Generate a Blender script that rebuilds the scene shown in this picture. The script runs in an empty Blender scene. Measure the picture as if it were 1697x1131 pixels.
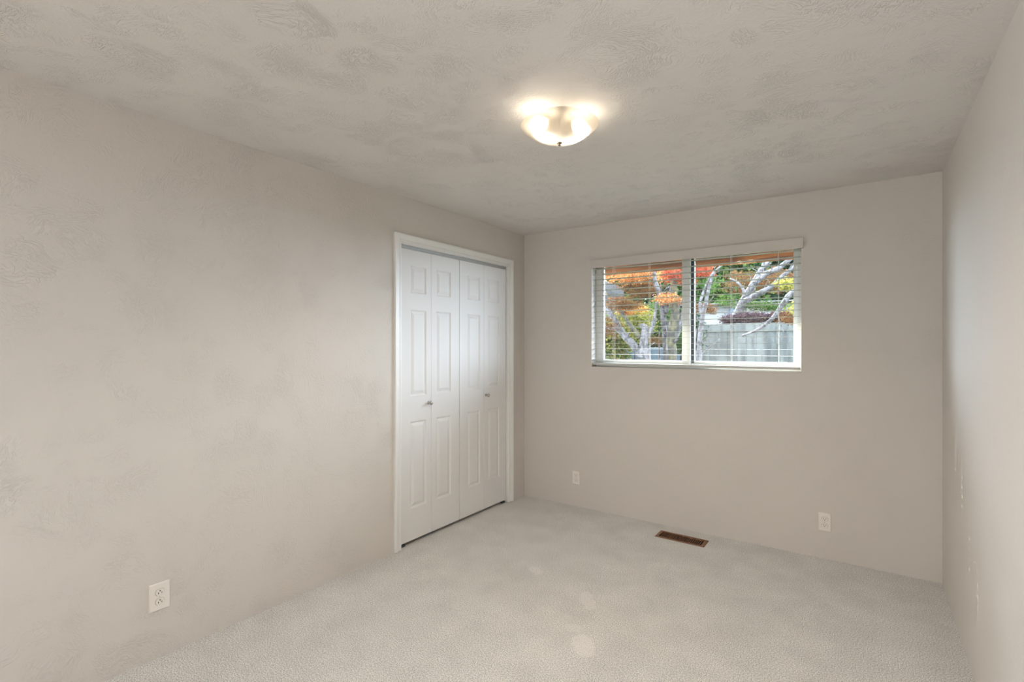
import bpy, math, random
from mathutils import Vector, Matrix, noise as mnoise
R = random.Random(7)
scene = bpy.context.scene
C = scene.collection

# ------------------------------------------------------------------ camera, world, sun, exposure
SKY, SUN, BULB, DOWN = 31.0, 27.0, 25.0, 300.0
HALLS = (42.0, 262.0)               # watts of the added fill lights: behind the doorway, hall's far end
H = 1.39                                   # eye height
YAW = math.radians(35.3)                   # camera looks left of the room's long axis
FPX = 821.5
cd = bpy.data.cameras.new('camera'); cam = bpy.data.objects.new('camera', cd); C.objects.link(cam)
cd.sensor_width = 36.0; cd.lens = FPX / 1697 * 36.0; cd.shift_y = 6.5 / 1697; cd.clip_start = 0.02; cd.clip_end = 200
cam.location = (0, 0, H); cam.rotation_euler = (math.radians(90), 0, YAW)
scene.camera = cam

SUN_DIR = Vector((0.857, -0.551, -0.502)).normalized()   # where the sunlight travels
sd = bpy.data.lights.new('sun', 'SUN'); sd.energy = SUN; sd.angle = math.radians(0.5); sd.color = (1.0, 0.95, 0.86)
so = bpy.data.objects.new('sun', sd); C.objects.link(so)
so.rotation_euler = SUN_DIR.to_track_quat('-Z', 'Y').to_euler(); so.location = (-6, 8, 6)

w = bpy.data.worlds.new('world'); scene.world = w; w.use_nodes = True
bg = w.node_tree.nodes['Background']; bg.inputs[0].default_value = (0.76, 0.88, 1.04, 1); bg.inputs[1].default_value = SKY

scene.view_settings.view_transform = 'Standard'; scene.view_settings.look = 'None'
scene.view_settings.gamma = 1; scene.view_settings.use_curve_mapping = False
scene.view_settings.exposure = 0.16
scene.cycles.max_bounces = 14; scene.cycles.diffuse_bounces = 9; scene.cycles.transparent_max_bounces = 24
scene.cycles.use_denoising = True; scene.cycles.sample_clamp_indirect = 6.0
scene.cycles.caustics_reflective = False; scene.cycles.caustics_refractive = False


# room extents
XL, XR, YB, YF, ZC = -2.552, 0.377, 3.80, -0.95, 2.40
WX0, WX1, WZ0, WZ1 = -1.868, -0.334, 1.207, 2.095        # window opening
portal = bpy.data.lights.new('window_portal', 'AREA'); portal.shape = 'RECTANGLE'
portal.size = WX1 - WX0; portal.size_y = WZ1 - WZ0; portal.cycles.is_portal = True
po = bpy.data.objects.new('window_portal', portal); C.objects.link(po)
for nm_, pos_, aim_, sz_, en_ in (('hall_fill', (.0, -2.9, 1.25), (0, 1, -.5), (1.9, 1.9), HALLS[0]), ('hall_end_fill', (-3.75, -2.7, 1.05), (.62, .78, -.35), (1.3, 1.4), HALLS[1])):  # unseen area lights added in the hall to brighten the room
    if en_ <= 0: continue
    hl = bpy.data.lights.new(nm_, 'AREA'); hl.shape = 'RECTANGLE'; hl.size, hl.size_y = sz_; hl.energy = en_; hl.color = (.965, 1.0, 1.035)
    ho = bpy.data.objects.new(nm_, hl); C.objects.link(ho); ho.location = pos_; ho.rotation_euler = Vector(aim_).to_track_quat('-Z', 'Y').to_euler()
po.location = ((WX0 + WX1) / 2, 3.955, (WZ0 + WZ1) / 2); po.rotation_euler = (math.radians(-90), 0, 0)

S_, C_ = math.sin(YAW), math.cos(YAW)
def at(u, v, Y):
    """the point of the place at distance Y behind the room that shows at pixel u, v"""
    a = (u - 848.5) / FPX
    dx, dy, dz = -S_ + a * C_, C_ + a * S_, (572.0 - v) / FPX
    t = Y / dy
    return Vector((dx * t, Y, H + dz * t))

# ------------------------------------------------------------------ helpers
class MB:
    def __init__(s): s.v, s.f = [], []
    def add(s, vs, fs):
        n = len(s.v); s.v += [tuple(p) for p in vs]; s.f += [tuple(i + n for i in f) for f in fs]; return s
    def box(s, x0, x1, y0, y1, z0, z1):
        vs = [(x, y, z) for x in (x0, x1) for y in (y0, y1) for z in (z0, z1)]
        return s.add(vs, [(0, 1, 3, 2), (4, 6, 7, 5), (0, 4, 5, 1), (2, 3, 7, 6), (0, 2, 6, 4), (1, 5, 7, 3)])
    def lathe(s, prof, seg=32, M=None, cap=False):
        """prof: (radius, height) pairs around Z, M: placement matrix"""
        M = M or Matrix.Identity(4); vs = []
        for r, h in prof:
            for k in range(seg):
                t = 2 * math.pi * k / seg; vs.append(M @ Vector((r * math.cos(t), r * math.sin(t), h)))
        fs = []
        for i in range(len(prof) - 1):
            for k in range(seg):
                a, b = i * seg + k, i * seg + (k + 1) % seg
                fs.append((a, b, b + seg, a + seg))
        if cap: fs.append(tuple(range(seg))[::-1]); fs.append(tuple((len(prof) - 1) * seg + k for k in range(seg)))
        return s.add(vs, fs)
    def tube(s, pts, rad, seg=8, sub=4, jit=0.0, rnd=R):
        P = [Vector(p) for p in pts]; rr = list(rad)
        if sub > 1 and len(P) > 2:
            Q, q = [], []
            for i in range(len(P) - 1):
                p0, p1, p2, p3 = P[max(i - 1, 0)], P[i], P[i + 1], P[min(i + 2, len(P) - 1)]
                for k in range(sub):
                    t = k / sub
                    Q.append(0.5 * ((2 * p1) + (p2 - p0) * t + (2 * p0 - 5 * p1 + 4 * p2 - p3) * t * t + (3 * p1 - p0 - 3 * p2 + p3) * t ** 3))
                    q.append(rr[i] * (1 - t) + rr[i + 1] * t)
            Q.append(P[-1]); q.append(rr[-1]); P, rr = Q, q
        vs, fs = [], []
        up = Vector((0.3, 0.1, 1)).normalized()
        for i, p in enumerate(P):
            d = (P[min(i + 1, len(P) - 1)] - P[max(i - 1, 0)]).normalized()
            u = d.cross(up); u = (u if u.length > 1e-4 else d.cross(Vector((1, 0, 0)))).normalized(); w_ = d.cross(u)
            for k in range(seg):
                t = 2 * math.pi * k / seg; r = rr[i] * (1 + jit * (rnd.random() - .5))
                vs.append(p + u * (r * math.cos(t)) + w_ * (r * math.sin(t)))
        for i in range(len(P) - 1):
            for k in range(seg):
                a, b = i * seg + k, i * seg + (k + 1) % seg
                fs.append((a, b, b + seg, a + seg))
        fs.append(tuple(range(seg))[::-1]); fs.append(tuple((len(P) - 1) * seg + k for k in range(seg)))
        return s.add(vs, fs)
    def build(s, name, mat, parent=None, smooth=False, bevel=0.0, recalc=True):
        me = bpy.data.meshes.new(name); me.from_pydata(s.v, [], s.f); me.update()
        if recalc:
            import bmesh
            bm = bmesh.new(); bm.from_mesh(me); bmesh.ops.recalc_face_normals(bm, faces=bm.faces); bm.to_mesh(me); bm.free()
        o = bpy.data.objects.new(name, me); C.objects.link(o)
        if mat: me.materials.append(mat)
        if smooth:
            for p in me.polygons: p.use_smooth = True
        if bevel:
            m = o.modifiers.new('bevel', 'BEVEL'); m.width = bevel; m.segments = 2; m.limit_method = 'ANGLE'
        if parent is not None:
            o.parent = parent; o.matrix_parent_inverse = parent.matrix_world.inverted()
        return o

def tag(o, label=None, cat=None, group=None, kind=None):
    if label: o['label'] = label
    if cat: o['category'] = cat
    if group: o['group'] = group
    if kind: o['kind'] = kind
    return o
def empty(name, loc, label=None, cat=None, group=None, kind=None):
    o = bpy.data.objects.new(name, None); C.objects.link(o); o.location = loc; o.empty_display_size = .1
    o.matrix_world = Matrix.Translation(loc)
    return tag(o, label, cat, group, kind)

# ------------------------------------------------------------------ materials
def mat(name):
    m = bpy.data.materials.new(name); m.use_nodes = True
    nt = m.node_tree; b = nt.nodes['Principled BSDF']
    return m, nt, b
def lin(r, g, b):
    f = lambda c: (c / 255 / 12.92) if c / 255 <= .04045 else ((c / 255 + .055) / 1.055) ** 2.4
    return (f(r), f(g), f(b), 1)
def N(nt, t, **kw):
    n = nt.nodes.new(t)
    for k, v in kw.items(): setattr(n, k, v)
    return n
def L(nt, a, b): nt.links.new(a, b)
def mathn(nt, op, a, b=None, c=None, clamp=False):
    n = N(nt, 'ShaderNodeMath', operation=op); n.use_clamp = clamp
    for i, x in enumerate((a, b, c)):
        if x is None: continue
        if isinstance(x, (int, float)): n.inputs[i].default_value = x
        else: L(nt, x, n.inputs[i])
    return n.outputs[0]
def smooth(nt, x, lo, hi):
    n = N(nt, 'ShaderNodeMapRange', interpolation_type='SMOOTHSTEP')
    L(nt, x, n.inputs['Value']); n.inputs['From Min'].default_value = lo; n.inputs['From Max'].default_value = hi
    return n.outputs['Result']
def plain(name, col, rough=.5, metal=0.0, bump=None):
    m, nt, b = mat(name)
    b.inputs['Base Color'].default_value = col; b.inputs['Roughness'].default_value = rough; b.inputs['Metallic'].default_value = metal
    if bump:
        tc = N(nt, 'ShaderNodeTexCoord'); n = N(nt, 'ShaderNodeTexNoise'); n.inputs['Scale'].default_value = bump[0]; n.inputs['Detail'].default_value = 3
        L(nt, tc.outputs['Object'], n.inputs['Vector']); bp = N(nt, 'ShaderNodeBump'); bp.inputs['Distance'].default_value = bump[1]
        L(nt, n.outputs[0], bp.inputs['Height']); L(nt, bp.outputs[0], b.inputs['Normal'])
    return m

def plaster(name, col, plane, height, lo=.50, cell=4.5, stroke=(95, 20), rough=.75, seed=0.0):
    """hand-trowelled skip texture: patches of crisp ridges, each patch combed in a direction of its own"""
    m, nt, b = mat(name); b.inputs['Roughness'].default_value = rough
    b.inputs['Specular IOR Level'].default_value = .35
    tc = N(nt, 'ShaderNodeTexCoord'); sx = N(nt, 'ShaderNodeSeparateXYZ'); L(nt, tc.outputs['Object'], sx.inputs[0])
    cx = N(nt, 'ShaderNodeCombineXYZ'); L(nt, sx.outputs[plane[0]], cx.inputs[0]); L(nt, sx.outputs[plane[1]], cx.inputs[1]); cx.inputs[2].default_value = seed
    co = cx.outputs[0]
    # bend the strokes
    wn = N(nt, 'ShaderNodeTexNoise'); wn.inputs['Scale'].default_value = 3.2; wn.inputs['Detail'].default_value = 2; L(nt, co, wn.inputs['Vector'])
    va = N(nt, 'ShaderNodeVectorMath', operation='MULTIPLY_ADD'); L(nt, wn.outputs['Color'], va.inputs[0]); va.inputs[1].default_value = (.28, .28, 0); L(nt, co, va.inputs[2])
    wc = va.outputs[0]
    hs = []
    for k, (sc_, off) in enumerate(((cell, 0.0), (cell * 1.7, 5.3))):
        vo = N(nt, 'ShaderNodeTexVoronoi', voronoi_dimensions='2D'); vo.inputs['Scale'].default_value = sc_
        ad = N(nt, 'ShaderNodeVectorMath', operation='ADD'); L(nt, wc, ad.inputs[0]); ad.inputs[1].default_value = (off, off, 0); L(nt, ad.outputs[0], vo.inputs['Vector'])
        sc2 = N(nt, 'ShaderNodeSeparateColor'); L(nt, vo.outputs['Color'], sc2.inputs[0])
        ang = mathn(nt, 'MULTIPLY', sc2.outputs[0], 6.283)
        vr = N(nt, 'ShaderNodeVectorRotate', rotation_type='Z_AXIS'); L(nt, wc, vr.inputs['Vector']); L(nt, ang, vr.inputs['Angle'])
        mp = N(nt, 'ShaderNodeMapping'); mp.inputs['Scale'].default_value = (stroke[0], stroke[1], 1); L(nt, vr.outputs[0], mp.inputs['Vector'])
        ns = N(nt, 'ShaderNodeTexNoise'); ns.inputs['Scale'].default_value = 1.0; ns.inputs['Detail'].default_value = 2.5; ns.inputs['Roughness'].default_value = .55
        L(nt, mp.outputs[0], ns.inputs['Vector'])
        ridge = mathn(nt, 'MULTIPLY', smooth(nt, ns.outputs[0], .45, .52), smooth(nt, ns.outputs[0], .62, .54))
        edge = smooth(nt, vo.outputs['Distance'], .62, .30)   # fade at the cell's border
        mk = N(nt, 'ShaderNodeTexNoise'); mk.inputs['Scale'].default_value = 2.6 + k * 1.7; mk.inputs['Detail'].default_value = 4; mk.inputs['Roughness'].default_value = .6
        ad2 = N(nt, 'ShaderNodeVectorMath', operation='ADD'); L(nt, co, ad2.inputs[0]); ad2.inputs[1].default_value = (3.1 * k, 9.7 * k, 0); L(nt, ad2.outputs[0], mk.inputs['Vector'])
        mask = smooth(nt, mk.outputs[0], lo, lo + .20)
        hs.append(mathn(nt, 'MULTIPLY', mathn(nt, 'MULTIPLY', ridge, mask), edge))
    h = mathn(nt, 'MAXIMUM', hs[0], mathn(nt, 'MULTIPLY', hs[1], .7))
    fine = N(nt, 'ShaderNodeTexNoise'); fine.inputs['Scale'].default_value = 120; fine.inputs['Detail'].default_value = 2; L(nt, co, fine.inputs['Vector'])
    big = N(nt, 'ShaderNodeTexNoise'); big.inputs['Scale'].default_value = 14; big.inputs['Detail'].default_value = 2; L(nt, co, big.inputs['Vector'])
    h = mathn(nt, 'ADD', h, mathn(nt, 'MULTIPLY', fine.outputs[0], .32)); h = mathn(nt, 'ADD', h, mathn(nt, 'MULTIPLY', big.outputs[0], .5))
    bp = N(nt, 'ShaderNodeBump'); bp.inputs['Strength'].default_value = 1.0; bp.inputs['Distance'].default_value = height
    L(nt, h, bp.inputs['Height']); L(nt, bp.outputs[0], b.inputs['Normal'])
    b.inputs['Base Color'].default_value = col
    return m

WALLC = lin(204, 199, 193)
M_wall_left = plaster('wall_paint_left', WALLC, (1, 2), .0013, lo=.40, cell=5.5, stroke=(85, 28), seed=1.0)
M_wall_right = plaster('wall_paint_right', WALLC, (1, 2), .0008, lo=.40, cell=5.5, stroke=(85, 28), seed=4.0)
M_wall_back = plaster('wall_paint_back', WALLC, (0, 2), .0007, lo=.42, cell=5.5, stroke=(85, 28), seed=7.0)
M_ceiling = plaster('ceiling_paint', lin(210, 207, 203), (0, 1), .0020, lo=.40, cell=5.0, stroke=(78, 34), seed=2.0)
M_white = plain('white_semigloss_paint', lin(226, 226, 225), .38)
M_door = plain('white_moulded_door_paint', lin(221, 221, 221), .6, bump=(160, .0002))
M_vinyl = plain('white_window_vinyl', lin(226, 226, 222), .35)
M_slat = plain('white_slat_enamel', lin(190, 190, 186), .38)
M_valance = plain('white_valance', lin(198, 192, 186), .45)
M_cord = plain('white_ladder_cord', lin(225, 223, 218), .8)
M_plate = plain('outlet_plastic', lin(226, 221, 214), .35)
M_slot = plain('outlet_slot', (.012, .010, .008, 1), .6)
M_nickel = plain('brushed_nickel', (.46, .43, .40, 1), .28, 1.0)
M_track = plain('grey_metal_track', (.42, .42, .42, 1), .45, .6)
M_dark = plain('dark_closet_void', (.03, .025, .02, 1), .9)
M_gasket = plain('dark_gasket', (.045, .055, .065, 1), .5)
M_bronze = plain('brown_register_metal', lin(120, 82, 56), .45, bump=(60, .0003))
M_duct = plain('dark_duct', (.02, .012, .008, 1), .7)
M_socket = plain('lamp_socket', (.7, .66, .6, 1), .5)
M_pan = plain('lamp_pan_white', (.75, .73, .70, 1), .4)

# carpet
M_carpet, nt, b = mat('carpet_pile')
tc = N(nt, 'ShaderNodeTexCoord'); obj = tc.outputs['Object']
n1 = N(nt, 'ShaderNodeTexNoise'); n1.inputs['Scale'].default_value = 205; n1.inputs['Detail'].default_value = 2.5; n1.inputs['Roughness'].default_value = .6; L(nt, obj, n1.inputs['Vector'])
cr = N(nt, 'ShaderNodeValToRGB'); e = cr.color_ramp.elements
e[0].position = .34; e[0].color = lin(160, 156, 151); e[1].position = .66; e[1].color = lin(254, 253, 252)
L(nt, n1.outputs[0], cr.inputs[0])
n2 = N(nt, 'ShaderNodeTexNoise'); n2.inputs['Scale'].default_value = 5; n2.inputs['Detail'].default_value = 4; n2.inputs['Roughness'].default_value = .6; L(nt, obj, n2.inputs['Vector'])
mr = N(nt, 'ShaderNodeMapRange'); L(nt, n2.outputs[0], mr.inputs['Value']); mr.inputs['From Min'].default_value = .3; mr.inputs['From Max'].default_value = .7; mr.inputs['To Min'].default_value = .90; mr.inputs['To Max'].default_value = 1.05
mul = N(nt, 'ShaderNodeVectorMath', operation='SCALE'); L(nt, cr.outputs[0], mul.inputs[0]); L(nt, mr.outputs[0], mul.inputs['Scale'])
# the pale scuffed spots left in the pile
tot = None
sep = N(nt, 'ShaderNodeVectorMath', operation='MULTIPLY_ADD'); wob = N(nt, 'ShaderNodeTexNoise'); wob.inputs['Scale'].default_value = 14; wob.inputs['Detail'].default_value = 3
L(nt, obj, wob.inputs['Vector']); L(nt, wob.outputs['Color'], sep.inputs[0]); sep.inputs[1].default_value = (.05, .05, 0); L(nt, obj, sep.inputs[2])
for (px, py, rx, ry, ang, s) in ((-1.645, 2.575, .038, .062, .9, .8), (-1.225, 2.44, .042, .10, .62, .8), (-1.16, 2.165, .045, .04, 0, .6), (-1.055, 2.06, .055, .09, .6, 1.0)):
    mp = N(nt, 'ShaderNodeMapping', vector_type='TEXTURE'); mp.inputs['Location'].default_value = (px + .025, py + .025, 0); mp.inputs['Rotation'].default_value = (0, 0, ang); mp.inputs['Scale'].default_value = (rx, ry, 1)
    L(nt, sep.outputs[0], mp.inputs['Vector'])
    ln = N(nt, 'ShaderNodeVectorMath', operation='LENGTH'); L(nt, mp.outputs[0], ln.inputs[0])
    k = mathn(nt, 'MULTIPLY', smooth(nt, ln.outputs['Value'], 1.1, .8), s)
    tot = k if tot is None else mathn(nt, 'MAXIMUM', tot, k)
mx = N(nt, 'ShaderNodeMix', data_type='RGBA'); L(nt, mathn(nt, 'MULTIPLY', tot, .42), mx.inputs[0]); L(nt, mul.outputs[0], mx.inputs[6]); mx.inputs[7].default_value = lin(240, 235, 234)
L(nt, mx.outputs[2], b.inputs['Base Color']); b.inputs['Roughness'].default_value = 1; b.inputs['Specular IOR Level'].default_value = .1
bp = N(nt, 'ShaderNodeBump'); bp.inputs['Distance'].default_value = .004; bp.inputs['Strength'].default_value = .8
n3 = N(nt, 'ShaderNodeTexNoise'); n3.inputs['Scale'].default_value = 300; n3.inputs['Detail'].default_value = 2; L(nt, obj, n3.inputs['Vector'])
L(nt, n3.outputs[0], bp.inputs['Height']); L(nt, bp.outputs[0], b.inputs['Normal'])

# glass pane: clear transmission with a Fresnel-weighted mirror reflection
M_glass = bpy.data.materials.new('window_glass'); M_glass.use_nodes = True; nt = M_glass.node_tree; nt.nodes.remove(nt.nodes['Principled BSDF'])
out = nt.nodes['Material Output']; tr = N(nt, 'ShaderNodeBsdfTransparent'); tr.inputs[0].default_value = (.97, .985, .98, 1)
gl = N(nt, 'ShaderNodeBsdfGlossy'); gl.inputs['Roughness'].default_value = .005
ge = N(nt, 'ShaderNodeNewGeometry'); dt = N(nt, 'ShaderNodeVectorMath', operation='DOT_PRODUCT'); L(nt, ge.outputs['Incoming'], dt.inputs[0]); L(nt, ge.outputs['Normal'], dt.inputs[1])
c1 = mathn(nt, 'SUBTRACT', 1.0, mathn(nt, 'ABSOLUTE', dt.outputs['Value'])); fr = mathn(nt, 'MULTIPLY_ADD', mathn(nt, 'POWER', c1, 5.0), .96, .045)
ms = N(nt, 'ShaderNodeMixShader'); L(nt, fr, ms.inputs[0]); L(nt, tr.outputs[0], ms.inputs[1]); L(nt, gl.outputs[0], ms.inputs[2]); L(nt, ms.outputs[0], out.inputs[0])

# frosted lamp bowl
M_bowl = bpy.data.materials.new('frosted_glass'); M_bowl.use_nodes = True; nt = M_bowl.node_tree; nt.nodes.remove(nt.nodes['Principled BSDF'])
out = nt.nodes['Material Output']; tr = N(nt, 'ShaderNodeBsdfTransparent'); tr.inputs[0].default_value = (1, .97, .92, 1)
tl = N(nt, 'ShaderNodeBsdfTranslucent'); tl.inputs[0].default_value = (.95, .90, .82, 1)
df = N(nt, 'ShaderNodeBsdfPrincipled'); df.inputs['Base Color'].default_value = (.85, .81, .74, 1); df.inputs['Roughness'].default_value = .3
m1 = N(nt, 'ShaderNodeMixShader'); m1.inputs[0].default_value = .45; L(nt, tl.outputs[0], m1.inputs[1]); L(nt, df.outputs[0], m1.inputs[2])
rf = N(nt, 'ShaderNodeBsdfRefraction'); rf.inputs['Roughness'].default_value = .42; rf.inputs['IOR'].default_value = 1.12; rf.inputs[0].default_value = (1, .97, .92, 1)
m0 = N(nt, 'ShaderNodeMixShader'); m0.inputs[0].default_value = .5; L(nt, tr.outputs[0], m0.inputs[1]); L(nt, rf.outputs[0], m0.inputs[2])
m2 = N(nt, 'ShaderNodeMixShader'); m2.inputs[0].default_value = .15; L(nt, m0.outputs[0], m2.inputs[1]); L(nt, m1.outputs[0], m2.inputs[2]); L(nt, m2.outputs[0], out.inputs[0])
M_bulb = bpy.data.materials.new('glowing_bulb'); M_bulb.use_nodes = True; nt = M_bulb.node_tree; nt.nodes.remove(nt.nodes['Principled BSDF'])
em = N(nt, 'ShaderNodeEmission'); em.inputs[0].default_value = (1, .86, .68, 1); em.inputs[1].default_value = BULB; L(nt, em.outputs[0], nt.nodes['Material Output'].inputs[0])

def streaked(name, c0, c1, scale, rough=.8, bump=.003, detail=4, dist=0.0):
    m, nt, b = mat(name); tc = N(nt, 'ShaderNodeTexCoord'); mp = N(nt, 'ShaderNodeMapping'); mp.inputs['Scale'].default_value = scale
    L(nt, tc.outputs['Object'], mp.inputs['Vector']); n = N(nt, 'ShaderNodeTexNoise'); n.inputs['Scale'].default_value = 1; n.inputs['Detail'].default_value = detail; n.inputs['Distortion'].default_value = dist
    n.inputs['Roughness'].default_value = .6
    L(nt, mp.outputs[0], n.inputs['Vector']); cr = N(nt, 'ShaderNodeValToRGB'); e = cr.color_ramp.elements
    e[0].position = .43; e[0].color = c0; e[1].position = .58; e[1].color = c1
    L(nt, n.outputs[0], cr.inputs[0]); L(nt, cr.outputs[0], b.inputs['Base Color']); b.inputs['Roughness'].default_value = rough
    bp = N(nt, 'ShaderNodeBump'); bp.inputs['Distance'].default_value = bump; L(nt, n.outputs[0], bp.inputs['Height']); L(nt, bp.outputs[0], b.inputs['Normal'])
    return m
M_fascia = streaked('stained_cedar', (.13, .036, .005, 1), (.34, .115, .020, 1), (2.5, 20, 40), .6)
M_bark = streaked('lichen_grey_bark', (.007, .004, .003, 1), (.082, .074, .075, 1), (15, 15, 9), .9, .015, 6, 1.5)
M_moss = streaked('mossy_bark', (.007, .005, .002, 1), (.060, .050, .016, 1), (12, 12, 8), .95, .015, 6, 1.5)
M_fence = streaked('weathered_fence_board', (.024, .028, .024, 1), (.062, .068, .060, 1), (14, 14, 2.0), .9, .003)
M_siding = plain('white_siding', (.16, .165, .157, 1), .8)
M_blue = plain('pale_blue_siding', (.035, .055, .068, 1), .8)
M_bluetrim = plain('slate_blue_trim', (.04, .07, .11, 1), .6)
M_roof = streaked('grey_shingle', (.04, .038, .036, 1), (.09, .086, .08, 1), (6, 6, 30), .95)
M_winglass = plain('dark_window_glass', (.05, .07, .09, 1), .1)
M_lawn = streaked('garden_ground', (.03, .05, .012, 1), (.08, .10, .035, 1), (5, 5, 5), 1, .02)

def leafmat(name, stops):
    m = bpy.data.materials.new(name); m.use_nodes = True; nt = m.node_tree; nt.nodes.remove(nt.nodes['Principled BSDF'])
    g = N(nt, 'ShaderNodeNewGeometry'); cr = N(nt, 'ShaderNodeValToRGB'); e = cr.color_ramp.elements
    e[0].position = 0; e[0].color = stops[0]; e[1].position = 1; e[1].color = stops[-1]
    for i, s in enumerate(stops[1:-1]):
        x = e.new((i + 1) / (len(stops) - 1)); x.color = s
    L(nt, g.outputs['Random Per Island'], cr.inputs[0])
    for x in e:
        c = x.color; g_ = .3 * c[0] + .6 * c[1] + .1 * c[2]; x.color = [(q * .92 + g_ * .08) * .135 for q in c[:3]] + [1]
    a = N(nt, 'ShaderNodeBsdfDiffuse'); t = N(nt, 'ShaderNodeBsdfTranslucent'); L(nt, cr.outputs[0], a.inputs[0]); L(nt, cr.outputs[0], t.inputs[0])
    ms = N(nt, 'ShaderNodeMixShader'); ms.inputs[0].default_value = .5; L(nt, a.outputs[0], ms.inputs[1]); L(nt, t.outputs[0], ms.inputs[2]); L(nt, ms.outputs[0], nt.nodes['Material Output'].inputs[0])
    return m
for m_ in (M_fascia, M_bark, M_moss, M_fence, M_siding, M_blue, M_bluetrim, M_roof, M_lawn):      # outdoor colours darkened to offset the strong sky's light
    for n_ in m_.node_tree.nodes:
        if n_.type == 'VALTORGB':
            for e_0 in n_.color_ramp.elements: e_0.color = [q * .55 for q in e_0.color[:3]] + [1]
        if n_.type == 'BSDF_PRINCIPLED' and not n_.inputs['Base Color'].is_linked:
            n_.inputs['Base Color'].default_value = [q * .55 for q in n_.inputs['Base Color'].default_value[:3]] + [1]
LF_orange = leafmat('orange_leaves', [(1.3, .34, .07, 1), (1.8, .75, .18, 1), (.8, .16, .05, 1), (2.2, 1.2, .45, 1)])
LF_rust = leafmat('rust_leaves', [(.34, .13, .06, 1), (.50, .22, .08, 1), (.26, .14, .07, 1), (.60, .33, .10, 1)])
LF_red = leafmat('red_leaves', [(.75, .07, .03, 1), (.90, .16, .07, 1), (.70, .24, .12, 1)])
LF_green = leafmat('green_leaves', [(.08, .22, .04, 1), (.20, .42, .07, 1), (.12, .28, .10, 1), (.45, .55, .10, 1)])
LF_yellow = leafmat('yellow_green_leaves', [(.55, .62, .10, 1), (1.3, 1.1, .20, 1), (.20, .34, .06, 1), (1.2, .75, .10, 1)])
LF_dark = leafmat('evergreen_leaves', [(.03, .10, .05, 1), (.06, .17, .09, 1), (.02, .07, .04, 1), (.12, .24, .13, 1)])
LF_plum = leafmat('plum_leaves', [(.10, .06, .10, 1), (.16, .10, .14, 1), (.26, .12, .10, 1)])

# ------------------------------------------------------------------ room shell
T = .14
VX0, VX1, VY0, VY1 = -1.222, -.902, 3.538, 3.652        # register hole
m = MB(); z0 = -.12
m.box(XL - T, VX0, YF - T, YB + T, z0, 0).box(VX1, XR + T, YF - T, YB + T, z0, 0).box(VX0, VX1, YF - T, VY0, z0, 0).box(VX0, VX1, VY1, YB + T, z0, 0)
tag(m.build('floor', M_carpet), 'beige-grey cut pile carpet over the whole room', kind='structure')
tag(MB().box(XL - T, XR + T, YF - T, YB + T, ZC, ZC + .12).build('ceiling', M_ceiling), 'hand-textured beige ceiling', kind='structure')
# left wall with the closet opening
DY0, DY1, DZ = 2.300, 3.548, 2.085
m = MB(); m.box(XL - T, XL, YF, DY0, 0, ZC).box(XL - T, XL, DY1, YB, 0, ZC).box(XL - T, XL, DY0, DY1, DZ, ZC)
tag(m.build('wall_left', M_wall_left), 'long left wall with textured beige paint', kind='structure')
tag(MB().box(XR, XR + T, YF, YB, 0, ZC).build('wall_right', M_wall_right), 'right wall close to the camera', kind='structure')
m = MB(); WT = .15
m.box(XL - T, WX0, YB, YB + WT, 0, ZC).box(WX1, XR + T, YB, YB + WT, 0, ZC).box(WX0, WX1, YB, YB + WT, 0, WZ0).box(WX0, WX1, YB, YB + WT, WZ1, ZC)
tag(m.build('wall_back', M_wall_back), 'far wall with the window', kind='structure')
OZ = 2.10; O1, O2 = (-2.30, -1.25), (-.80, .33)      # two unseen openings added behind the camera to let the hall fill in
m = MB(); ya, yb = YF - T, YF
for a, b_ in ((XL - T, O1[0]), (O1[1], O2[0]), (O2[1], XR + T)): m.box(a, b_, ya, yb, 0, ZC)
for a, b_ in (O1, O2): m.box(a, b_, ya, yb, OZ, ZC)
tag(m.build('wall_front', M_wall_back), 'wall behind the camera', kind='structure')
m = MB(); e0, e1, g0, g1 = -4.9, 1.3, -3.4, YF - T
m.box(e0 - .1, e0, g0, g1, 0, ZC).box(e1, e1 + .1, g0, g1, 0, ZC).box(e0 - .1, e1 + .1, g0 - .1, g0, 0, ZC).box(e0 - .1, XL - T, g1, g1 + .1, 0, ZC).box(XR + T, e1 + .1, g1, g1 + .1, 0, ZC)
m.box(e0 - .1, e1 + .1, g0 - .1, g1, -.12, 0).box(e0 - .1, e1 + .1, g0 - .1, g1, ZC, ZC + .1)
tag(m.build('wall_hall', plain('hall_paint', WALLC, .8)), 'unseen hall added behind the camera to hold the fill lights', kind='structure')
# closet void behind the doors
m = MB(); cx0 = XL - T - .62
m.box(cx0 - .03, cx0, DY0 - .2, DY1 + .2, 0, DZ + .2).box(cx0, XL - T, DY0 - .23, DY0 - .2, 0, DZ + .2).box(cx0, XL - T, DY1 + .2, DY1 + .23, 0, DZ + .2)
m.box(cx0, XL - T, DY0 - .2, DY1 + .2, DZ + .17, DZ + .2).box(cx0, XL - T, DY0 - .2, DY1 + .2, -.12, 0)
tag(m.build('wall_closet', M_dark), 'inside of the closet', kind='structure')

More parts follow.
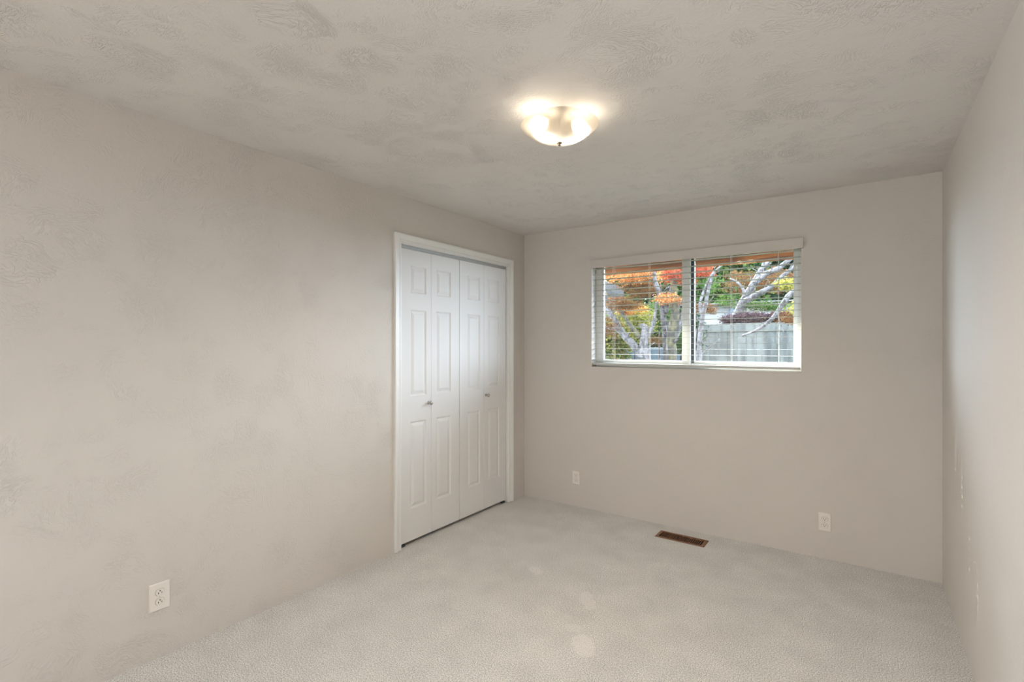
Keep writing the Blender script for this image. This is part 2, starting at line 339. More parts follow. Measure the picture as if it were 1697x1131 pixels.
# ------------------------------------------------------------------ closet casing, jamb, track
def casing():
    # profile: (distance outward from the opening's edge, protrusion)
    pr = [(0, 0), (0, .009), (.003, .011), (.012, .011), (.015, .0085), (.019, .0085), (.024, .013), (.040, .016), (.046, .0185), (.056, .019), (.0595, .016), (.0595, 0)]
    corners = [((DY0, .004), (-1, 0)), ((DY0, DZ), (-1, 1)), ((DY1, DZ), (1, 1)), ((DY1, .004), (1, 0))]
    vs = []
    for (y, z), (oy, oz) in corners:
        for d_, p in pr: vs.append((XL + p, y + (oy * d_), z + oz * d_))
    n = len(pr); fs = []
    for i in range(3):
        for k in range(n - 1):
            a = i * n + k; fs.append((a, a + 1, a + 1 + n, a + n))
    fs.append(tuple(range(n))); fs.append(tuple(3 * n + k for k in range(n)))
    return MB().add(vs, fs)
tr1 = empty('trim_1', (XL, (DY0 + DY1) / 2, 0), 'white moulded casing around the closet opening', kind='structure')
casing().build('casing', M_white, tr1)
J = .006
m = MB().box(XL - T, XL - .0005, DY0 + .0005, DY0 + J, .004, DZ - J).box(XL - T, XL - .0005, DY1 - J, DY1 - .0005, .004, DZ - J).box(XL - T, XL - .0005, DY0 + .0005, DY1 - .0005, DZ - J, DZ - .0005)
m.build('jamb', M_white, tr1)
m = MB().box(XL - .050, XL - .022, DY0 + J + .002, DY1 - J - .002, DZ - .026, DZ - J - .0005).box(XL - .0475, XL - .0245, DY0 + .02, DY1 - .02, DZ - .029, DZ - .026)
m.build('door_track', M_track, tr1)

# ------------------------------------------------------------------ bifold doors
def leaf_mesh(y0, y1, z0, z1, xf, hinge_high, th=.034):
    """moulded leaf: flat stiles and rails, three sunken and raised fields"""
    m = MB(); wd = y1 - y0
    py0, py1 = (y0 + .092, y1 - .048) if hinge_high else (y0 + .048, y1 - .092)
    fields = [(z0 + .220, z0 + .828), (z0 + 1.004, z0 + 1.611), (z0 + 1.724, z0 + 1.919)]
    ys = [y0, py0, py1, y1]; zs = [z0] + [q for f in fields for q in f] + [z1]
    for i in range(3):
        for j in range(len(zs) - 1):
            if i == 1 and j % 2 == 1: continue
            m.add([(xf, ys[i], zs[j]), (xf, ys[i + 1], zs[j]), (xf, ys[i + 1], zs[j + 1]), (xf, ys[i], zs[j + 1])], [(0, 1, 2, 3)])
    for a, b_ in fields:
        rings = [(0, 0), (.003, -.001), (.011, -.0085), (.016, -.0085), (.035, -.0015), (.037, -.0010)]
        vs = []
        for ins, dep in rings:
            vs += [(xf + dep, py0 + ins, a + ins), (xf + dep, py1 - ins, a + ins), (xf + dep, py1 - ins, b_ - ins), (xf + dep, py0 + ins, b_ - ins)]
        fs = []
        for r in range(len(rings) - 1):
            for k in range(4):
                p, q = r * 4 + k, r * 4 + (k + 1) % 4
                fs.append((p, q, q + 4, p + 4))
        fs.append(tuple((len(rings) - 1) * 4 + k for k in range(4)))
        m.add(vs, fs)
    xb = xf - th
    m.add([(xf, y0, z0), (xf, y1, z0), (xf, y1, z1), (xf, y0, z1), (xb, y0, z0), (xb, y1, z0), (xb, y1, z1), (xb, y0, z1)],
          [(0, 4, 5, 1), (1, 5, 6, 2), (2, 6, 7, 3), (3, 7, 4, 0), (4, 7, 6, 5)])
    return m
XD = XL - .018
LZ0, LZ1 = .026, 2.053
bnds = [2.312, 2.611, 2.6135, 2.916, 2.9215, 3.2255, 3.228, 3.534]
def knob(y, z, parent):
    M = Matrix.Translation((XD, y, z)) @ Matrix.Rotation(math.radians(90), 4, 'Y')
    k = MB().lathe([(.0001, .038), (.008, .0375), (.0125, .034), (.0145, .029), (.0125, .0235), (.007, .020), (.0055, .018)], 24, M).build('knob', M_nickel, parent, smooth=True)
    MB().lathe([(.0055, .019), (.005, .012), (.006, .008), (.0105, .004), (.011, .0003)], 24, M).build('knob_stem', M_nickel, k, smooth=True)
for d, (lab, kn, ids) in enumerate((('left white bifold closet door with knob on its left leaf', 0, (0, 1)), ('right white bifold closet door beside the room corner', 1, (2, 3)))):
    root = empty('door_%d' % (d + 1), (XD, bnds[ids[0] * 2], 0), lab, kind='structure')
    for q, i in enumerate(ids):
        a, b_ = bnds[2 * i], bnds[2 * i + 1]
        lf = leaf_mesh(a, b_, LZ0, LZ1, XD, q == 0).build('door_leaf', M_door, root)
        if q == kn:
            knob(2.582 if d == 0 else 3.252, .971, lf)
    yy = (bnds[ids[0] * 2 + 1] + bnds[ids[1] * 2]) / 2
    # floor pivot bracket under the outer leaf
    py = bnds[0] + .02 if d == 0 else bnds[-1] - .035
    MB().box(XD - .030, XD - .004, py - .010, py + .030, .001, .014).lathe([(.004, .014), (.004, .0255)], 10, Matrix.Translation((XD - .017, py + .01, 0)), True).build('pivot_bracket', M_gasket, root)

# ------------------------------------------------------------------ window unit
win = empty('window_1', ((WX0 + WX1) / 2, 3.91, WZ0), 'white sliding window with two panes', kind='structure')
FY0, FY1 = 3.886, 3.948; e_ = .0008
gx0, mx0, mx1, gx2, gx3 = -1.797, -1.143, -1.082, -1.056, -.392
gz0, gz1 = 1.262, 2.055
m = MB(); m.box(WX0 + e_, gx0 - .022, FY0, FY1, WZ0 + e_, WZ1 - e_).box(gx3 + .022, WX1 - e_, FY0, FY1, WZ0 + e_, WZ1 - e_)
m.box(gx0 - .022, gx3 + .022, FY0, FY1, WZ0 + e_, gz0 - .022).box(gx0 - .022, gx3 + .022, FY0, FY1, gz1 + .022, WZ1 - e_)
m.build('window_frame', M_vinyl, win, bevel=.002)
def sash(x0, x1, z0, z1, ix0, ix1, iz0, iz1, ya, yb):
    return MB().box(x0, ix0, ya, yb, z0, z1).box(ix1, x1, ya, yb, z0, z1).box(ix0, ix1, ya, yb, z0, iz0).box(ix0, ix1, ya, yb, iz1, z1)
s1 = sash(gx0 - .0215, mx1, gz0 - .0215, gz1 + .0215, gx0, mx0, gz0, gz1, 3.889, 3.913).build('sash', M_vinyl, win, bevel=.0015)
MB().box(gx0, mx0, 3.899, 3.903, gz0, gz1).build('pane', M_glass, s1)
s2 = sash(mx1 - .03, gx3 + .0215, gz0 - .0215, gz1 + .0215, gx2, gx3, gz0, gz1, 3.918, 3.943).build('sash', M_vinyl, win, bevel=.0015)
MB().box(gx2, gx3, 3.928, 3.932, gz0, gz1).build('pane', M_glass, s2)
MB().box(mx1 + .002, gx2 - .003, 3.9145, 3.9175, gz0 - .01, gz1 + .01).build('gasket', M_gasket, win)

# ------------------------------------------------------------------ blind
bl = empty('window_blind', ((WX0 + WX1) / 2, 3.84, WZ0), 'white horizontal slat blind with valance hung across the window', 'blind')
CX = [-.474, -.777, -1.080, -1.383, -1.686]
SX0, SX1 = WX0 + .006, WX1 - .008
SYC, SD, ST = 3.842, .0485, .0021
slat_m = None
def slat_mb(z):
    m = MB(); xs = sorted(CX); cur = SX0; hw, hd = .0085, .0055
    for x in xs:
        m.box(cur, x - hw, SYC - SD / 2, SYC + SD / 2, z - ST / 2, z + ST / 2)
        m.box(x - hw, x + hw, SYC - SD / 2, SYC - hd, z - ST / 2, z + ST / 2)
        m.box(x - hw, x + hw, SYC + hd, SYC + SD / 2, z - ST / 2, z + ST / 2)
        cur = x + hw
    m.box(cur, SX1, SYC - SD / 2, SYC + SD / 2, z - ST / 2, z + ST / 2); return m
nsl, z = 0, 1.268
first = slat_mb(0).build('slat', M_slat, None)
zz = []
while z < 2.03: zz.append(z); z += .0447
for i, z in enumerate(zz):
    o = first if i == 0 else first.copy()
    if i: C.objects.link(o)
    o.location = (0, 0, z); o.parent = bl; o.matrix_parent_inverse = bl.matrix_world.inverted()
MB().box(SX0, SX1, SYC - SD / 2, SYC + SD / 2, 1.222, 1.240).build('bottom_rail', M_slat, bl, bevel=.002)
MB().box(SX0, SX1, SYC - .026, SYC + .026, 2.048, 2.090).build('headrail', M_valance, bl)
for x in CX:
    m = MB()
    for yy in (SYC - SD / 2 - .0012, SYC + SD / 2 + .0012): m.tube([(x, yy, 1.222), (x, yy, 2.05)], (.0008, .0008), 6, 1)
    for z in zz: m.box(x - .0004, x + .0004, SYC - SD / 2 - .001, SYC + SD / 2 + .001, z - ST / 2 - .0009, z - ST / 2 - .0001)
    m.build('ladder_cord', M_cord, bl)
    MB().tube([(x, SYC, 1.24), (x, SYC, 2.05)], (.0009, .0009), 6, 1).build('lift_cord', M_cord, bl)
vx0, vx1 = -1.872, -.321
m = MB(); m.box(vx0, vx1, 3.778, 3.789, 2.032, 2.102).box(vx0, vx0 + .011, 3.789, 3.7995, 2.032, 2.102).box(vx1 - .011, vx1, 3.789, 3.7995, 2.032, 2.102)
m.build('valance', M_valance, bl, bevel=.0015)

# ------------------------------------------------------------------ outlets
def outlet(loc, rot, label, hole_up=False, W2=.0352, H2=.0583):
    """built facing -Y in its own frame, then turned onto its wall"""
    root = empty('wall_outlet', (0, 0, 0), label, 'outlet', 'duplex outlets on the walls')
    m = MB(); t, bv = .006, .004
    m.add([(-W2, 0, -H2), (W2, 0, -H2), (W2, 0, H2), (-W2, 0, H2), (-W2 + .0005, -t * .4, -H2 + .0005), (W2 - .0005, -t * .4, -H2 + .0005), (W2 - .0005, -t * .4, H2 - .0005), (-W2 + .0005, -t * .4, H2 - .0005),
           (-W2 + bv, -t, -H2 + bv), (W2 - bv, -t, -H2 + bv), (W2 - bv, -t, H2 - bv), (-W2 + bv, -t, H2 - bv)],
          [(0, 1, 5, 4), (1, 2, 6, 5), (2, 3, 7, 6), (3, 0, 4, 7), (4, 5, 9, 8), (5, 6, 10, 9), (6, 7, 11, 10), (7, 4, 8, 11), (8, 9, 10, 11), (3, 2, 1, 0)])
    pl = m.build('cover_plate', M_plate, root)
    MB().lathe([(.0001, -.0012), (.003, -.001), (.0035, 0)], 14, Matrix.Translation((0, -t, 0)) @ Matrix.Rotation(math.radians(-90), 4, 'X')).build('screw', M_plate, root)
    MB().box(-.0026, .0026, -t - .0014, -t - .0011, -.0004, .0004).build('screw_slot', M_slot, root)
    for zc in (-.0205, .0205):
        vs = []
        for k in range(28):
            a = 2 * math.pi * k / 28; vs.append((.0172 * math.cos(a), max(-.0135, min(.0135, .0172 * math.sin(a)))))
        n = 28; V = [(x, -t + .0001, zc + z) for x, z in vs] + [(x, -t - .0022, zc + z) for x, z in vs] + [(x * .93, -t - .0028, zc + z * .93) for x, z in vs]
        F = [(k, (k + 1) % n, (k + 1) % n + n, k + n) for k in range(n)] + [(k + n, (k + 1) % n + n, (k + 1) % n + 2 * n, k + 2 * n) for k in range(n)] + [tuple(range(2 * n, 3 * n))]
        rc = MB().add(V, F).build('receptacle', M_plate, root)
        # dark gap round the receptacle's face
        V = [(x * 1.07, -t - .0003, zc + z * 1.07) for x, z in vs] + [(x * 1.0, -t - .0004, zc + z * 1.0) for x, z in vs]
        MB().add(V, [(k, (k + 1) % n, (k + 1) % n + n, k + n) for k in range(n)]).build('seam', plain_seam, rc)
        sg = -1 if hole_up else 1; f0, f1 = -t - .0031, -t - .0027
        MB().box(-.0078, -.0052, f0, f1, zc + sg * .003 - .0040, zc + sg * .003 + .0040).build('slot', M_slot, rc)
        MB().box(.0052, .0078, f0, f1, zc + sg * .003 - .0032, zc + sg * .003 + .0032).build('slot', M_slot, rc)
        MB().lathe([(.0001, 0), (.0027, 0), (.0027, .0003)], 14, Matrix.Translation((0, f0, zc - sg * .0065)) @ Matrix.Rotation(math.radians(-90), 4, 'X')).build('ground_hole', M_slot, rc)
    root.location = loc; root.rotation_euler = (0, 0, rot)
    return root
plain_seam = plain('outlet_seam', (.25, .22, .19, 1), .7)
outlet((XL + .0003, .892, .273), math.radians(90), 'white duplex outlet on the left wall, ground holes uppermost', True, .0405, .0612)
outlet((-2.014, YB - .0003, .247), 0, 'small white duplex outlet on the far wall left of the window, nearest the closet')
outlet((-.2025, YB - .0003, .240), 0, 'white duplex outlet on the far wall, right of the floor register')

# ------------------------------------------------------------------ floor register
reg = empty('floor_register', (-1.062, 3.60, 0), 'brown slotted heating register set in the carpet below the window', 'vent')
RX0, RX1, RY0, RY1 = -1.234, -.889, 3.531, 3.667; ix0, ix1, iy0, iy1 = -1.210, -.914, 3.544, 3.644
def ring(x0, x1, y0, y1, z0, a0, a1, b0, b1, z1):
    vs = [(x0, y0, z0), (x1, y0, z0), (x1, y1, z0), (x0, y1, z0), (x0 + .004, y0 + .004, z1), (x1 - .004, y0 + .004, z1), (x1 - .004, y1 - .004, z1), (x0 + .004, y1 - .004, z1),
          (a0, b0, z1), (a1, b0, z1), (a1, b1, z1), (a0, b1, z1), (a0, b0, z0 - .004), (a1, b0, z0 - .004), (a1, b1, z0 - .004), (a0, b1, z0 - .004)]
    fs = []
    for r in range(3):
        for k in range(4): fs.append((r * 4 + k, r * 4 + (k + 1) % 4, r * 4 + 4 + (k + 1) % 4, r * 4 + 4 + k))
    return MB().add(vs, fs)
ring(RX0, RX1, RY0, RY1, .001, ix0, ix1, iy0, iy1, .006).build('register_frame', M_bronze, reg)
nl = 22
for i in range(1, nl):
    x = ix0 + (ix1 - ix0) * i / nl
    MB().box(x - .0022, x + .0022, iy0, iy1, -.006, .0045).build('louver', M_bronze, reg)
m = MB(); m.box(VX0 + .002, VX1 - .002, VY0 + .002, VY1 - .002, -.105, -.10).box(VX0 + .002, VX0 + .004, VY0 + .002, VY1 - .002, -.10, -.0)
m.box(VX1 - .004, VX1 - .002, VY0 + .002, VY1 - .002, -.10, 0).box(VX0 + .004, VX1 - .004, VY0 + .002, VY0 + .004, -.10, 0).box(VX0 + .004, VX1 - .004, VY1 - .004, VY1 - .002, -.10, 0)
m.build('duct', M_duct, reg)

# ------------------------------------------------------------------ ceiling lamp
LX, LY = -1.071, 1.868
lamp = empty('ceiling_lamp', (LX, LY, ZC), 'frosted glass bowl lamp lit by two bulbs, close to the ceiling', 'ceiling lamp')
MB().lathe([(.0001, 0), (.044, -.0), (.046, -.004), (.042, -.014), (.03, -.020), (.02, -.030), (.0001, -.030)], 40, Matrix.Translation((LX, LY, ZC - .0004))).build('ceiling_pan', M_pan, lamp, smooth=True)
prof = []
Rb, dep, zr = .168, .074, ZC - .060
for i in range(15):
    r = math.cos(i / 14 * math.pi / 2) ** .9; prof.append((max(Rb * r, .006), zr - dep * (1 - r ** 2.3)))
inner = [(max(r - .004, .005), z_ + .0035) for r, z_ in reversed(prof)]
MB().lathe([(p[0], p[1]) for p in prof] + inner + [prof[0]], 64, Matrix.Translation((LX, LY, 0))).build('glass_bowl', M_bowl, lamp, smooth=True)
MB().lathe([(.003, ZC - .028), (.003, zr - dep - .006)], 12, Matrix.Translation((LX, LY, 0)), True).build('stem', M_nickel, lamp, smooth=True)
zb = zr - dep
MB().lathe([(.0001, zb - .016), (.005, zb - .015), (.0075, zb - .011), (.006, zb - .008), (.011, zb - .006), (.012, zb - .002), (.0001, zb - .0012)], 20, Matrix.Translation((LX, LY, 0))).build('finial', plain('dark_bronze', (.10, .08, .06, 1), .4, .8), lamp, smooth=True)
ax = math.radians(35.3 + 12)
for s in (0, math.pi):
    M = Matrix.Translation((LX, LY, ZC - .052)) @ Matrix.Rotation(ax + s, 4, 'Z') @ Matrix.Rotation(math.radians(90 + 8), 4, 'Y')
    sk = MB().lathe([(.0001, .018), (.017, .018), (.018, .050), (.016, .060), (.0001, .060)], 20, M).build('bulb_socket', M_socket, lamp, smooth=True)
    MB().lathe([(.012, .060), (.014, .068), (.022, .082), (.0275, .096), (.028, .107), (.024, .121), (.013, .131), (.0001, .134)], 20, M).build('bulb', M_bulb, lamp, smooth=True)

    if DOWN > 0:                            # spot added below each bulb to brighten the floor and walls
        dl = bpy.data.lights.new('bulb_fill_spot', 'SPOT'); dl.energy = DOWN; dl.spot_size = math.radians(158); dl.spot_blend = 1.0; dl.shadow_soft_size = .02; dl.color = (1, .955, .87)
        do = bpy.data.objects.new('bulb_fill_spot', dl); C.objects.link(do); do.location = (LX + .100 * math.cos(ax + s), LY + .100 * math.sin(ax + s), ZC - .092)
# ------------------------------------------------------------------ outside: eave, ground, fence, houses
YE, ZE = 4.43, 2.063
ev = empty('roof_eave', (-1.1, 4.2, 2.2), 'brown stained timber eave overhanging the window outside', 'eave')
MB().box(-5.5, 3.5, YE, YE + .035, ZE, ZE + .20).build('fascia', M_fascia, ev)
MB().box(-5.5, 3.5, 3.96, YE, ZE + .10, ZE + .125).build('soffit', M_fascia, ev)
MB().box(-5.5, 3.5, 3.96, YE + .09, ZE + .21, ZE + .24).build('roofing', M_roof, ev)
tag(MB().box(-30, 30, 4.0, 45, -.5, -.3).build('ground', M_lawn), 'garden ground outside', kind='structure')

# fence
fy = 8.6
p0, p1 = at(1161, 538, fy), at(1345, 538, fy)
zt = 1.39 + (p0.z - 1.39)
fn = empty('garden_fence', ((p0.x + 1.5), fy, -.3), 'tall grey-green weathered board fence right of the tree trunks outside', 'fence')
x = p0.x; xe = p0.x + 5.2; k = 0
m = MB()
while x < xe:
    m.box(x, x + .138, fy, fy + .02 + .004 * (k % 2), -.3, zt - .13 + R.uniform(-.004, .004)); x += .142; k += 1
m.build('fence_board', M_fence, fn)
MB().box(p0.x, xe, fy - .02, fy + .03, zt - .13, zt).build('top_rail', M_fence, fn, bevel=.004)
for px_ in (p0.x + .05, p0.x + 2.4, p0.x + 4.8): MB().box(px_, px_ + .09, fy + .03, fy + .12, -.3, zt - .01).build('fence_post', M_fence, fn)

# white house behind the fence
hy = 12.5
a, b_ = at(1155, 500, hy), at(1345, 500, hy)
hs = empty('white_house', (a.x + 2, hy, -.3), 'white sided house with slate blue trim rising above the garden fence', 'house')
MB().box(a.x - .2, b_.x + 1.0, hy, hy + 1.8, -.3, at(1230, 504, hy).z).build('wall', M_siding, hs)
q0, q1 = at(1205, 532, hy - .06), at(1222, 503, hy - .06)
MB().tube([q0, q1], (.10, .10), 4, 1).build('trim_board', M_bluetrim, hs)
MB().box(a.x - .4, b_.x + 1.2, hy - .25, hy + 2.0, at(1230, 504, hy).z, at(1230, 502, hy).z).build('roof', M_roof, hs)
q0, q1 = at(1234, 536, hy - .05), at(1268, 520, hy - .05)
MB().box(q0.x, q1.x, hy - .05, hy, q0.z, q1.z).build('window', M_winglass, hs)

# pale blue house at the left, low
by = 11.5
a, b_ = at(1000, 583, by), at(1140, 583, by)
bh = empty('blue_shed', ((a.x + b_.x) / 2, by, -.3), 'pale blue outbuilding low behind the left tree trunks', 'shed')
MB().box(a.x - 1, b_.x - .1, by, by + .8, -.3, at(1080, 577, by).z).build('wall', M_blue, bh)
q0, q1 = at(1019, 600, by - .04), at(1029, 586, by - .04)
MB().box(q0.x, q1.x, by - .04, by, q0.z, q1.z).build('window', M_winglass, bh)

# neighbour's roof corner at the left
ny = 7.6
A, B = at(996, 462, ny), at(1034, 478, ny)
nh = empty('neighbour_house', (A.x - 1, ny, -.3), "neighbour's grey house whose roof corner shows at the window's left", 'house')
za, zb_ = A.z, B.z
xl = A.x - 2.2; zl = za + (za - zb_) / (B.x - A.x) * 2.2
nd, sk = 3.0, -1.5                       # the house runs back and to the left
m = MB()
m.add([(xl, ny, zl), (B.x, ny, zb_), (B.x, ny, zb_ - .13), (xl, ny, zl - .13), (xl + sk, ny + nd, zl), (B.x + sk, ny + nd, zb_), (B.x + sk, ny + nd, zb_ - .13), (xl + sk, ny + nd, zl - .13)],
      [(0, 1, 2, 3), (4, 7, 6, 5), (0, 4, 5, 1), (3, 2, 6, 7), (1, 5, 6, 2), (0, 3, 7, 4)]); m.build('roof', plain('dark_weathered_roof', (.010, .009, .008, 1), .95), nh)
wx = at(1013, 500, ny + .25).x; y0_, y1_ = ny + .25, ny + nd - .3; s0_, s1_ = sk * .25 / nd, sk * (nd - .3) / nd
MB().add([(xl + .2, y0_, -.3), (wx, y0_, -.3), (wx, y0_, zb_ - .13), (xl + .2, y0_, zb_ - .13), (xl + .2 + s1_, y1_, -.3), (wx + s1_ - s0_, y1_, -.3), (wx + s1_ - s0_, y1_, zb_ - .13), (xl + .2 + s1_, y1_, zb_ - .13)],
      [(0, 1, 2, 3), (4, 7, 6, 5), (1, 5, 6, 2), (0, 3, 7, 4)]).build('wall', plain('grey_siding', (.014, .013, .012, 1), .9), nh)

# ------------------------------------------------------------------ trees and shrubs
def leaves(mb, cen, rad, n, size, rnd, hollow=0.0):
    """leaf blades scattered through an ellipsoid, in loose clusters"""
    vs, fs = [], []
    cen = Vector(cen); ncl = max(3, n // 26)
    cl = []
    for _ in range(ncl):
        while True:
            p = Vector((rnd.uniform(-1, 1), rnd.uniform(-1, 1), rnd.uniform(-1, 1)))
            if hollow <= p.length <= 1: break
        cl.append(p)
    base = len(mb.v)
    for i in range(n):
        c = cl[rnd.randrange(ncl)]
        p = Vector((c.x * rad[0], c.y * rad[1], c.z * rad[2])) + Vector((rnd.gauss(0, 1), rnd.gauss(0, 1), rnd.gauss(0, .5))) * (.11 * (rad[0] + rad[2]) / 2 + size)
        p += cen
        s = size * rnd.uniform(.6, 1.3)
        a = Vector((rnd.gauss(0, 1), rnd.gauss(0, 1), rnd.gauss(0, .7))).normalized(); b = a.orthogonal().normalized(); b = Matrix.Rotation(rnd.uniform(0, 6.28), 3, a) @ b
        nn = a.cross(b)
        k = len(vs)
        vs += [p - a * s * .55, p + b * s * .36 + nn * s * .08, p + a * s * .55, p - b * s * .36 + nn * s * .08, p - a * s * .05 - nn * s * .05]
        fs += [(k, k + 1, k + 4), (k + 1, k + 2, k + 4), (k + 2, k + 3, k + 4), (k + 3, k, k + 4)]
    mb.add(vs, fs)
def tree(name, label, cat, base, limbs, crowns, group=None, seed=1, twigs=0):
    """limbs: [(points, radii, material, part name)], crowns: [(centre, radii, count, leaf size, material)]"""
    rnd = random.Random(seed); t = empty(name, base, label, cat, group)
    tw = MB()
    for pts, rad, mt, nm in limbs:
        MB().tube(pts, rad, 9, 5, .22, rnd).build(nm, mt, t, smooth=True)
        for i in range(1, len(pts)):
            for _ in range(twigs):
                p = pts[i - 1].lerp(pts[i], rnd.random()); l = (pts[i] - pts[i - 1]).length * rnd.uniform(.5, 1.1)
                d = ((pts[i] - pts[i - 1]).normalized() + Vector((rnd.gauss(0, .8), rnd.gauss(0, .5), rnd.uniform(-.1, .9)))).normalized()
                q = p + d * l * .5; d2 = (d + Vector((rnd.gauss(0, .4), rnd.gauss(0, .4), rnd.uniform(0, .4)))).normalized()
                tw.tube([p, q, q + d2 * l * .5], [rad[i] * .28, rad[i] * .18, rad[i] * .06], 5, 2, .2, rnd)
    if tw.v: tag(tw.build('twig', M_bark, t, smooth=True), kind='stuff')
    by_m = {}
    for c, r, n, s, mt in crowns:
        by_m.setdefault(mt.name, (MB(), mt)); leaves(by_m[mt.name][0], c, r, n, s, rnd)
    for k, (mb, mt) in by_m.items(): mb.build('foliage', mt, t, recalc=False)
    return t
def px(Y, pts): return [at(u, v, Y + (q[0] if q else 0)) for (u, v, *q) in pts]
def rp(r, n, e=.4): return [r * (1 - (1 - e) * i / (n - 1)) for i in range(n)]
def limb(Y, pts, r, e=.45, m=None, nm='branch'): return (px(Y, pts), rp(r, len(pts), e), m or M_bark, nm)
def cr_(u, v, Y, ru, rv, ry, n, s, m):
    c = at(u, v, Y); sx = (at(u + ru, v, Y) - c).length; sz = (at(u, v + rv, Y) - c).length
    return (c, (sx, ry, sz), n, s, m)

# left maple: low fork with lichened limbs
Y1 = 6.6
tree('maple_tree', 'orange-leaved maple forking low behind the left pane', 'tree', at(1070, 800, Y1), [
    limb(Y1, [(1074, 760), (1073, 640), (1071, 600), (1067, 575), (1069, 545), (1062, 541)], .10, .35, nm='trunk'),
    limb(Y1, [(1070, 598), (1052, 575), (1032, 553), (1018, 530), (1004, 508)], .062, .55),
    limb(Y1, [(1066, 590), (1045, 570), (1025, 548), (1008, 545), (990, 530)], .045, .4),
    limb(Y1, [(1060, 560), (1045, 540), (1030, 518), (1015, 500), (1000, 480)], .035, .4, M_moss),
    limb(Y1, [(1068, 565), (1080, 545), (1086, 520), (1088, 495)], .035, .4)],
    [cr_(1035, 453, Y1, 42, 12, .7, 3600, .026, LF_orange), cr_(1060, 476, Y1 + .6, 30, 16, .5, 2600, .028, LF_rust), cr_(1034, 503, Y1 - .2, 24, 9, .4, 1500, .026, LF_rust),
     cr_(1056, 462, Y1 + .2, 24, 10, .4, 900, .026, LF_orange), cr_(1045, 512, Y1 + .3, 22, 9, .4, 800, .026, LF_orange), cr_(1012, 545, Y1 - .3, 12, 16, .3, 700, .026, LF_rust)], seed=3, twigs=2)
# middle tree with twin upright trunks
Y2 = 6.9
tree('twin_trunk_tree', 'upright tree with one pale and one mossy trunk left of the window mullion', 'tree', at(1108, 800, Y2), [
    limb(Y2, [(1106, 800), (1105, 640), (1104, 600), (1103, 560), (1100, 530), (1093, 490), (1085, 465), (1083, 440)], .058, .5, nm='trunk'),
    limb(Y2 - .15, [(1114, 700), (1113, 600), (1112, 560), (1119, 525), (1117, 500), (1116, 470), (1113, 440)], .078, .5, M_moss, 'trunk'),
    limb(Y2 - .1, [(1114, 560), (1124, 545), (1131, 520), (1150, 480)], .05, .5),
    limb(Y2, [(1104, 520), (1108, 490), (1118, 470), (1128, 450)], .03, .4)],
    [cr_(1108, 497, Y2 - .3, 20, 8, .4, 1250, 0.026, LF_orange), cr_(1125, 455, Y2 - .2, 22, 18, .5, 1375, 0.028, LF_red), cr_(1160, 448, Y2, 16, 12, .5, 1125, 0.028, LF_red),
     cr_(1095, 455, Y2 + .5, 18, 12, .4, 625, 0.028, LF_orange), cr_(1095, 565, Y2 + .6, 18, 9, .4, 650, 0.025, LF_rust), cr_(1168, 512, Y2 + .3, 18, 7, .4, 1050, 0.025, LF_rust)], seed=5, twigs=2)
# right slender trunk
Y3 = 6.4
tree('slender_tree', 'slender grey trunk just right of the window mullion', 'tree', at(1158, 800, Y3), [
    limb(Y3, [(1157, 800), (1157, 640), (1158, 600), (1160, 560), (1164, 528), (1170, 500), (1175, 475), (1183, 452)], .045, .35, nm='trunk'),
    limb(Y3, [(1165, 525), (1160, 505), (1168, 480), (1180, 455), (1196, 440)], .025, .4),
    limb(Y3, [(1150, 580), (1152, 560), (1156, 545)], .02, .5)],
    [cr_(1178, 470, Y3 + 1.0, 14, 12, .4, 500, 0.025, LF_green)], seed=8, twigs=2)
# big leaning tree whose limbs cross the right pane
Y4 = 9.6
tree('leaning_tree', 'grey-barked tree leaning right across the right pane, rising from behind the fence', 'tree', at(1185, 640, Y4), [
    limb(Y4, [(1180, 680), (1195, 590), (1208, 545), (1222, 520), (1238, 490), (1252, 465), (1262, 448), (1275, 434)], .105, .4, nm='trunk'),
    limb(Y4 - .2, [(1250, 470), (1268, 455), (1290, 445), (1312, 428), (1335, 415)], .055, .5),
    limb(Y4 - .2, [(1235, 500), (1255, 488), (1275, 478), (1290, 464), (1318, 440)], .055, .5),
    limb(Y4 - .2, [(1262, 448), (1266, 436), (1268, 420)], .03, .5), limb(Y4 - .2, [(1238, 490), (1224, 470), (1210, 462)], .025, .5)],
    [cr_(1240, 470, Y4 + .8, 45, 20, .6, 1750, 0.037, LF_rust), cr_(1290, 465, Y4 + .6, 30, 22, .6, 1500, 0.037, LF_rust), cr_(1305, 472, Y4 - .4, 14, 8, .4, 650, 0.037, LF_yellow),
     cr_(1265, 508, Y4 + .4, 40, 7, .5, 1250, 0.037, LF_green), cr_(1215, 500, Y4 + .6, 25, 10, .6, 750, 0.037, LF_green)], seed=11, twigs=3)
# near limb low at the right
Y5 = 7.3
tree('low_branch_tree', 'pale branch sweeping low across the fence at the far right', 'tree', at(1200, 800, Y5), [
    limb(Y5, [(1380, 800), (1375, 600), (1362, 500), (1350, 440)], .12, .6, nm='trunk'),
    limb(Y5, [(1366, 520), (1330, 488), (1312, 486), (1297, 505), (1280, 528), (1258, 545), (1230, 557)], .05, .25),
    limb(Y5, [(1288, 520), (1296, 545), (1304, 562)], .008, .4)],
    [cr_(1320, 510, Y5, 20, 12, .4, 625, 0.025, LF_yellow), cr_(1308, 530, Y5 + .2, 16, 6, .3, 500, 0.025, LF_rust)], seed=13, twigs=2)
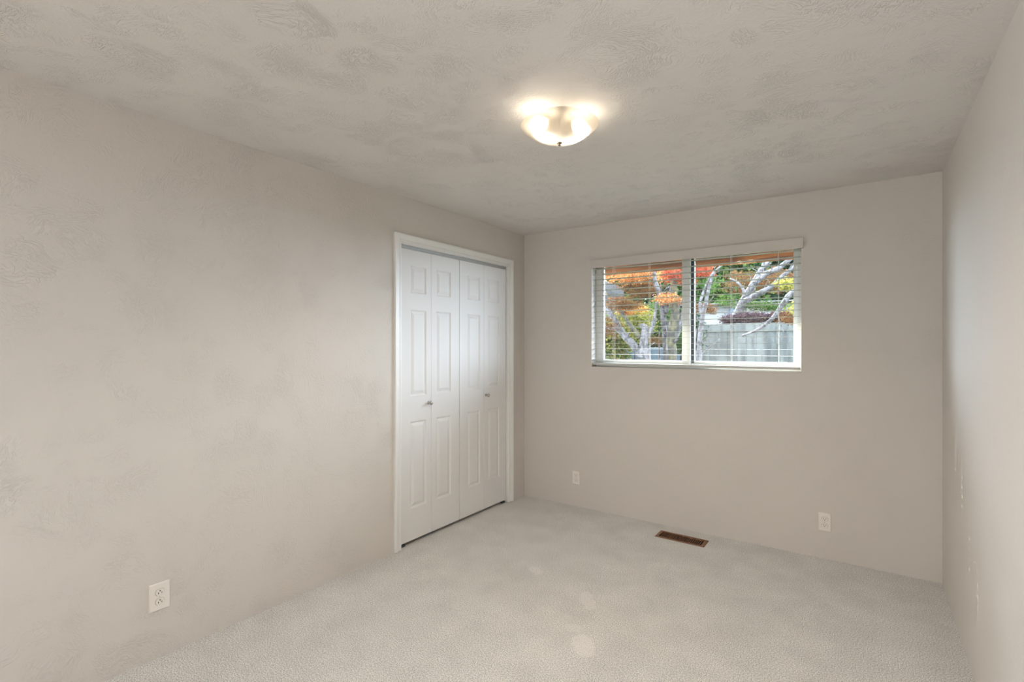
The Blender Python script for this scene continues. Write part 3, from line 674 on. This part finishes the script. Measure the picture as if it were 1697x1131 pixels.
# hedge behind the fence's top
tree('plum_hedge', 'dark plum-leaved hedge along the top of the fence', 'hedge', at(1260, 640, 9.1), [
    limb(9.1, [(1262, 700), (1262, 600), (1260, 535)], .03, .5)],
    [cr_(1212, 531, 9.1, 14, 7, .25, 1250, 0.031, LF_plum), cr_(1245, 528, 9.1, 26, 9, .25, 2750, 0.031, LF_plum), cr_(1290, 528, 9.1, 30, 9, .25, 2250, 0.031, LF_plum), cr_(1300, 526, 9.0, 20, 8, .2, 750, 0.031, LF_rust), cr_(1340, 526, 9.1, 20, 9, .2, 1250, 0.031, LF_plum)], seed=17)
# green shrubs below left
for i, (u, v, Y, ru, rv, ry, n, mt, lab) in enumerate((
    (1016, 560, 7.2, 32, 40, .22, 3000, LF_yellow, 'yellow-green shrub low at the window left edge'),
    (1052, 535, 9.2, 30, 30, .3, 2100, LF_yellow, 'yellow-green shrub behind the fork of the maple'),
    (1092, 520, 10.2, 24, 26, .4, 1700, LF_green, 'bright green shrub behind the twin trunks'),
    (1128, 560, 8.8, 14, 26, .4, 900, LF_green, 'green shrub between the mossy trunk and the window mullion'),
    (1151, 555, 8.2, 7, 42, .2, 900, LF_dark, 'narrow dark green shrub at the left end of the fence'))):
    tree('garden_shrub', lab, 'shrub', at(u, 700, Y), [limb(Y, [(u, 760), (u + 1, 640), (u, v)], .03, .5)],
         [cr_(u, v, Y, ru, rv, ry, n * 2, .035, mt), cr_(u, v + 10, Y, ru * .8, rv * .8, ry, n // 2, .035, LF_green)], 'shrubs under the trees', 21 + i)
tree('evergreen_hedge', 'long clipped evergreen hedge low across the back of the garden, left of the fence', 'hedge', at(1060, 640, 13.6), [limb(13.6, [(1060, 640), (1060, 590), (1061, 570)], .05, .5)],
     [cr_(990, 560, 14.0, 40, 30, .5, 2400, .10, LF_green), cr_(1050, 555, 14.0, 45, 30, .5, 2600, .10, LF_dark), cr_(1105, 552, 14.0, 40, 32, .5, 2400, .10, LF_green), cr_(940, 555, 14.0, 40, 34, .5, 2000, .10, LF_dark)], seed=31)
# evergreen backdrop
for i, (u, v, Y, ru, rv, n, m1, m2, lab) in enumerate((
    (965, 470, 19, 75, 150, 5000, LF_green, LF_dark, 'far green tree at the window left edge, behind the neighbour roof'),
    (1075, 460, 24.5, 70, 150, 6000, LF_dark, LF_green, 'tall dark evergreen behind the orange maple'),
    (1180, 450, 17.2, 70, 130, 6000, LF_green, LF_dark, 'tall green tree behind the slender trunk, over the white house'),
    (1275, 430, 21.5, 70, 130, 6000, LF_dark, LF_green, 'tall dark tree filling the sky behind the leaning trunk'),
    (1370, 440, 28, 70, 140, 5000, LF_dark, LF_green, 'far dark tree at the window right edge'))):
    tree('backdrop_tree', lab, 'tree', at(u, 640, Y), [limb(Y, [(u, 640), (u + 2, 560), (u, v), (u, v - 60)], .28, .3, nm='trunk')],
         [cr_(u, v, Y, ru, rv, .9, n * 2, .15, m1), cr_(u + 8, v - 5, Y + .9, ru, rv, .9, n * 2, .17, m2)], 'trees behind the houses', 40 + i)
